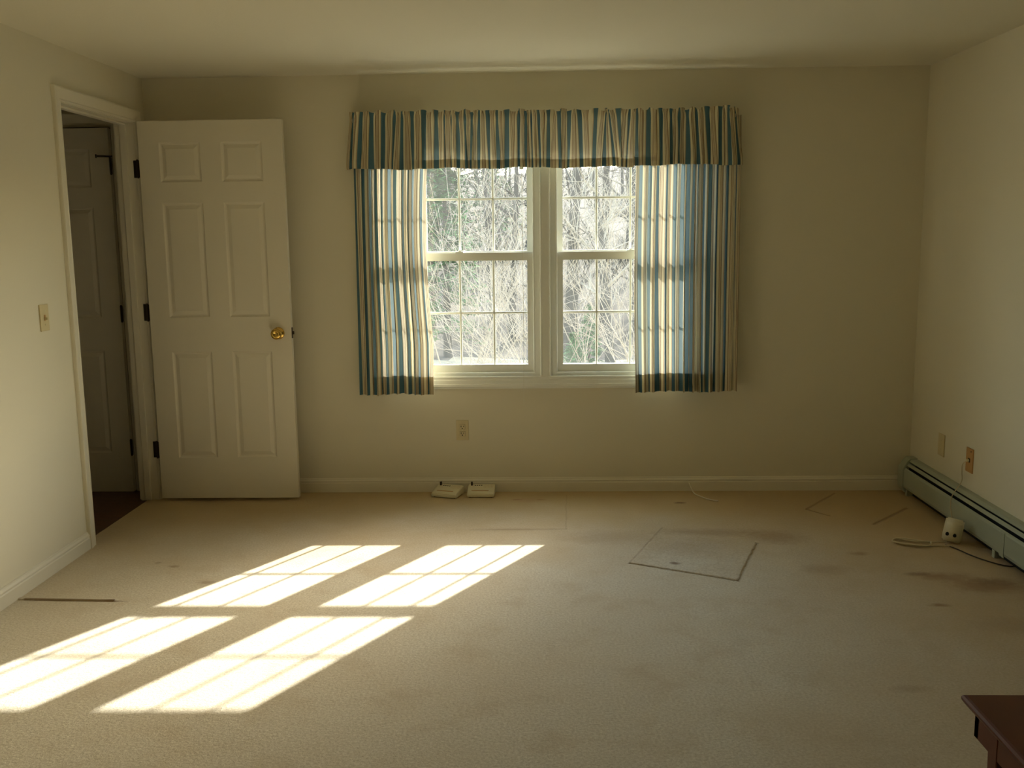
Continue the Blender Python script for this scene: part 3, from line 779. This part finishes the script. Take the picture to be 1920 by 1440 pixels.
# lifted edge at the cut near the left wall
bm = bmesh.new()
prism(bm, [(0, 0), (.003, .005), (.010, .0055), (.035, .001), (.035, 0)], lambda u, v, t: Vector((.015+t*.40, -1.648 - t*.017 + u, v)), 0, 1)
bmesh.ops.recalc_face_normals(bm, faces=bm.faces)
o = link('carpet_flap', bm, M['carpet_patch'], None); tag(o, 'curled cut edge of carpet by the left baseboard', 'carpet flap')

# ------------------------------------------------------------------ table in the corner of the view
tx0, tx1, ty1, ty0, tz = 3.032, 4.02, -3.327, -3.83, .450
tb = empty('side_table', ((tx0+tx1)/2, (ty0+ty1)/2, 0)); tag(tb, 'low dark cherry wood table at the right edge, only its corner in view', 'table')
bm = bmesh.new()
ins = [(.0, tz-.004), (.004, tz)]
prof = [(.016, tz-.024), (.006, tz-.020), (.001, tz-.013), (.0, tz-.007), (.003, tz-.002), (.008, tz)]
R_ = [[bm.verts.new(p) for p in ((tx0+u, ty0+u, z), (tx1-u, ty0+u, z), (tx1-u, ty1-u, z), (tx0+u, ty1-u, z))] for u, z in prof]
for A, B in zip(R_, R_[1:]):
    for k_ in range(4): bm.faces.new((A[k_], A[(k_+1) % 4], B[(k_+1) % 4], B[k_]))
bm.faces.new(R_[-1]); bm.faces.new(R_[0][::-1]); bmesh.ops.recalc_face_normals(bm, faces=bm.faces)
kid('tabletop', bm, M['wood'], tb)
ax0, ax1, ay0, ay1 = tx0+.022, tx1-.022, ty0+.022, ty1-.022
bm = bmesh.new()
box(bm, ax0, ax1, ay1-.02, ay1, tz-.085, tz-.022, .001, 1); box(bm, ax0, ax1, ay0, ay0+.02, tz-.085, tz-.022, .001, 1)
box(bm, ax0, ax0+.02, ay0, ay1, tz-.085, tz-.022, .001, 1); box(bm, ax1-.02, ax1, ay0, ay1, tz-.085, tz-.022, .001, 1)
kid('apron', bm, M['wood'], tb)
for lx in (ax0+.001, ax1-.041):
    for ly in (ay1-.105, ay0+.06):
        bm = bmesh.new(); q = [(lx-.003, ly), (lx+.037, ly), (lx+.037, ly+.040), (lx-.003, ly+.040)]
        c_ = Vector((lx+.017, ly+.02, 0))
        A = [bm.verts.new((x_, y_, tz-.024)) for x_, y_ in q]
        B = [bm.verts.new((c_.x+(x_-c_.x)*.72, c_.y+(y_-c_.y)*.72, 0)) for x_, y_ in q]
        for k_ in range(4): bm.faces.new((A[k_], A[(k_+1) % 4], B[(k_+1) % 4], B[k_]))
        bm.faces.new(A); bm.faces.new(B[::-1]); bmesh.ops.recalc_face_normals(bm, faces=bm.faces)
        bmesh.ops.bevel(bm, geom=[e_ for e_ in bm.edges if abs(e_.verts[0].co.z-e_.verts[1].co.z) > .1], offset=.002, segments=1, affect='EDGES')
        kid('leg', bm, M['wood'], tb)

# ------------------------------------------------------------------ outdoors
GZ = -1.35
def gz(x, y):
    t = max(0, (y-19)/40)
    return GZ + 7.0*min(1, t)**1.1 + .25*math.sin(x*.35+y*.2)*min(1, max(0, y-6)/10)
bm = bmesh.new()
NX, NY = 60, 60; G = []
for j in range(NY+1):
    y = .2 + 85*(j/NY)**1.3
    G.append([bm.verts.new((-70+140*i/NX, y, gz(-70+140*i/NX, y) if y > 3 else GZ)) for i in range(NX+1)])
for j in range(NY):
    for i in range(NX): bm.faces.new((G[j][i], G[j][i+1], G[j+1][i+1], G[j+1][i]))
me_o = link('ground', bm, M['ground'], None, True); tag(me_o, 'wooded hillside of leaf litter rising behind the yard', kind='structure')
me_o.data.materials.append(M['lawn'])
for p in me_o.data.polygons:
    if p.center.y < 16.8 + 1.5*math.sin(p.center.x*.4): p.material_index = 1

def grow(bm, p, d, L_, r, lev, rnd, spread=.5, upw=.15, nseg=5, kids=(5, 7), minr=.002, side=4, gnarl=.12, start=.25):
    pts = [p.copy()]; rad = [r]; d = d.normalized()
    for i in range(nseg):
        d = (d + Vector((rnd.uniform(-1, 1), rnd.uniform(-1, 1), rnd.uniform(-1, 1)))*gnarl + Vector((0, 0, upw*.2))).normalized()
        pts.append(pts[-1] + d*L_/nseg); rad.append(max(minr, r*(1-.8*(i+1)/nseg)))
    tube(bm, pts, rad, side, cap=False)
    if lev <= 0: return
    for k_ in range(rnd.randint(*kids)):
        t = rnd.uniform(start, 1.0)*nseg; i = min(nseg-1, int(t)); q = pts[i].lerp(pts[i+1], t-i)
        base = (pts[i+1]-pts[i]).normalized()
        v = Vector((rnd.uniform(-1, 1), rnd.uniform(-1, 1), rnd.uniform(-.4, 1))); v = (v - base*v.dot(base)).normalized()
        nd = (base*(1-spread) + v*spread + Vector((0, 0, upw*.5))).normalized()
        grow(bm, q, nd, L_*rnd.uniform(.38, .62), max(minr, rad[i]*.55), lev-1, rnd, spread, upw, max(3, nseg-1), (max(2, kids[0]-1), max(3, kids[1]-1)), minr, max(3, side-1), gnarl, .2)

def tree_proto(seed, h, r, lv=2):
    rnd = random.Random(seed)
    e = empty('bare_tree', (0, 0, 0))
    bm = bmesh.new(); pts = [Vector((0, 0, -.3))]; d = Vector((rnd.uniform(-.06, .06), rnd.uniform(-.06, .06), 1)); rad = [r*1.15]
    for i in range(8):
        d = (d + Vector((rnd.uniform(-1, 1), rnd.uniform(-1, 1), 0))*.035).normalized(); pts.append(pts[-1]+d*h/8); rad.append(r*(1-.85*(i+1)/8))
    tube(bm, pts, rad, 8); link('trunk', bm, M['bark'], e)
    bm = bmesh.new()
    for k_ in range(18):
        t = rnd.uniform(1.2, 8); i = min(7, int(t)); q = pts[i].lerp(pts[i+1], t-i)
        a = rnd.uniform(0, 6.28)
        grow(bm, q, Vector((math.cos(a), math.sin(a), rnd.uniform(.2, .9))), h*rnd.uniform(.12, .30), rad[i]*.38, lv, rnd, .55, .15, 4, (4, 6), .006, 4)
    link('branches', bm, M['twig' if seed % 2 else 'bark'], e)
    return e
def copy_tree(o, parent=None):
    c = o.copy(); COL.objects.link(c)
    if parent is not None: c.parent = parent
    for ch in list(o.children): copy_tree(ch, c)
    return c
protos = [tree_proto(s, h_, r_) for s, h_, r_ in ((1, 7.5, .10), (2, 9, .15), (3, 6.5, .08), (4, 10, .19), (5, 8, .11))]
rnd = random.Random(99)
spots = []
cpos = Vector((2.1359, -5.2811))
k_ = -1; tries = 0
while len(spots) < 104 and tries < 9000:
    k_ = len(spots); tries += 1
    # spread over the wedge seen through the two windows, and a margin either side
    d_ = rnd.uniform(22, 58) if k_ > 26 else rnd.uniform(21, 29)
    a = math.radians(rnd.uniform(-14, 16) if k_ < 80 else rnd.choice((rnd.uniform(-34, -14), rnd.uniform(16, 30))))
    q_ = (cpos.x + d_*math.sin(a), cpos.y + d_*math.cos(a))
    if q_[1] < 17.5 or math.hypot(q_[0]+.15, q_[1]-17.6) < 3 or min([math.hypot(q_[0]-p_[0], q_[1]-p_[1]) for p_ in spots]+[9]) < 1.25: continue
    spots.append(q_)
for k_, (x_, y_) in enumerate(spots):
    pr = protos[k_ % 5]
    o = pr if k_ < 5 else copy_tree(pr)
    o.location = (x_, y_, gz(x_, y_)); o.rotation_euler = (0, 0, rnd.uniform(0, 6.28)); s = rnd.uniform(.75, 1.15); o.scale = (s, s, s)
    wx_ = cpos.x + (x_-cpos.x)*5.28/(y_-cpos.y)
    side_ = 'left' if wx_ < 2.16 else 'right'
    dep = 'at the near edge of the woods' if y_ < 24 else ('midway into the woods' if y_ < 36 else 'far back on the wooded slope')
    kd = ('slim bare tree with pale branches', 'thick trunked dark bare tree', 'short slender pale bare tree',
          'tall bare tree with wide trunk', 'straight bare tree with pale crown')[k_ % 5]
    tag(o, kd + ' ' + dep + ', ' + side_ + ' window', 'tree', kd + ' ' + dep + ', ' + side_ + ' window')

def bush(x_, y_, z_, seed, n, L_, lean, label, name='bare_shrub', lv=2, r=.014, spread=.42):
    rnd = random.Random(seed); e = empty(name, (x_, y_, z_)); tag(e, label, 'shrub')
    bm = bmesh.new()
    for k_ in range(n):
        a = rnd.uniform(0, 6.28); t = rnd.uniform(.15, .8)
        d = Vector((math.cos(a)*t, math.sin(a)*t*.6, 1)) + Vector(lean)
        grow(bm, Vector((rnd.uniform(-.1, .1), rnd.uniform(-.1, .1), -.05)), d, L_*rnd.uniform(.7, 1.1), r*rnd.uniform(.6, 1.2), lv, rnd, spread, .02, 7, (6, 9), .0022, 5, .10, .2)
    link('stems', bm, M['twig'], e)
bush(2.75, 6.3, GZ, 31, 9, 3.0, (-.45, 0, 0), 'pale bare shrub with long arching stems close outside the left window')
bush(3.9, 6.8, GZ, 47, 7, 2.9, (-.25, 0, 0), 'pale bare shrub close outside the right window')
bush(.9, 9.0, GZ, 53, 7, 3.6, (.25, 0, 0), 'tall bare shrub farther left in the yard')
def pine(x_, y_, h_, rad_, seed, label, cat='tree', name='pine_tree'):
    rnd = random.Random(seed); e = empty(name, (x_, y_, gz(x_, y_))); tag(e, label, cat)
    bm = bmesh.new(); tube(bm, [(0, 0, -.3), (0, 0, h_)], [rad_*.09, .01], 8); link('trunk', bm, M['bark'], e)
    bm = bmesh.new()
    n = int(520*max(.3, h_/8))
    for k_ in range(n):
        t = rnd.random()**.8; z = h_*(.08+.92*t); a = rnd.uniform(0, 6.28); L_ = rad_*(1-t*.9)*rnd.uniform(.6, 1.1)
        b = Vector((0, 0, z)); dd = Vector((math.cos(a), math.sin(a), -.12))
        for q in range(14):
            s = rnd.uniform(.25, 1); c = b + dd*L_*s + Vector((rnd.uniform(-1, 1), rnd.uniform(-1, 1), rnd.uniform(-.6, .4)))*.10*rad_*.6
            u_ = Vector((rnd.uniform(-1, 1), rnd.uniform(-1, 1), rnd.uniform(-.3, .3))).normalized()*.11*min(1, rad_); w_ = Vector((-u_.y, u_.x, rnd.uniform(-.05, .05)))*.35
            bm.faces.new([bm.verts.new(c-u_), bm.verts.new(c+w_), bm.verts.new(c+u_*1.2), bm.verts.new(c-w_)])
    link('needles', bm, M['needle'], e)
pine(-.10, 17.6, 6.0, 1.25, 5, 'green pine tree behind the left window, nearest the left curtain')
pine(.4, 30, 7.0, 2.0, 8, 'green pine tree deeper in the woods behind the left window')
pine(3.2, 15.6, 1.5, .5, 9, 'low green evergreen bush outside the right window', 'shrub', 'evergreen_shrub')
pine(2.85, 15.2, .9, .45, 10, 'small spreading evergreen bush near the mullion outside', 'shrub', 'evergreen_shrub')
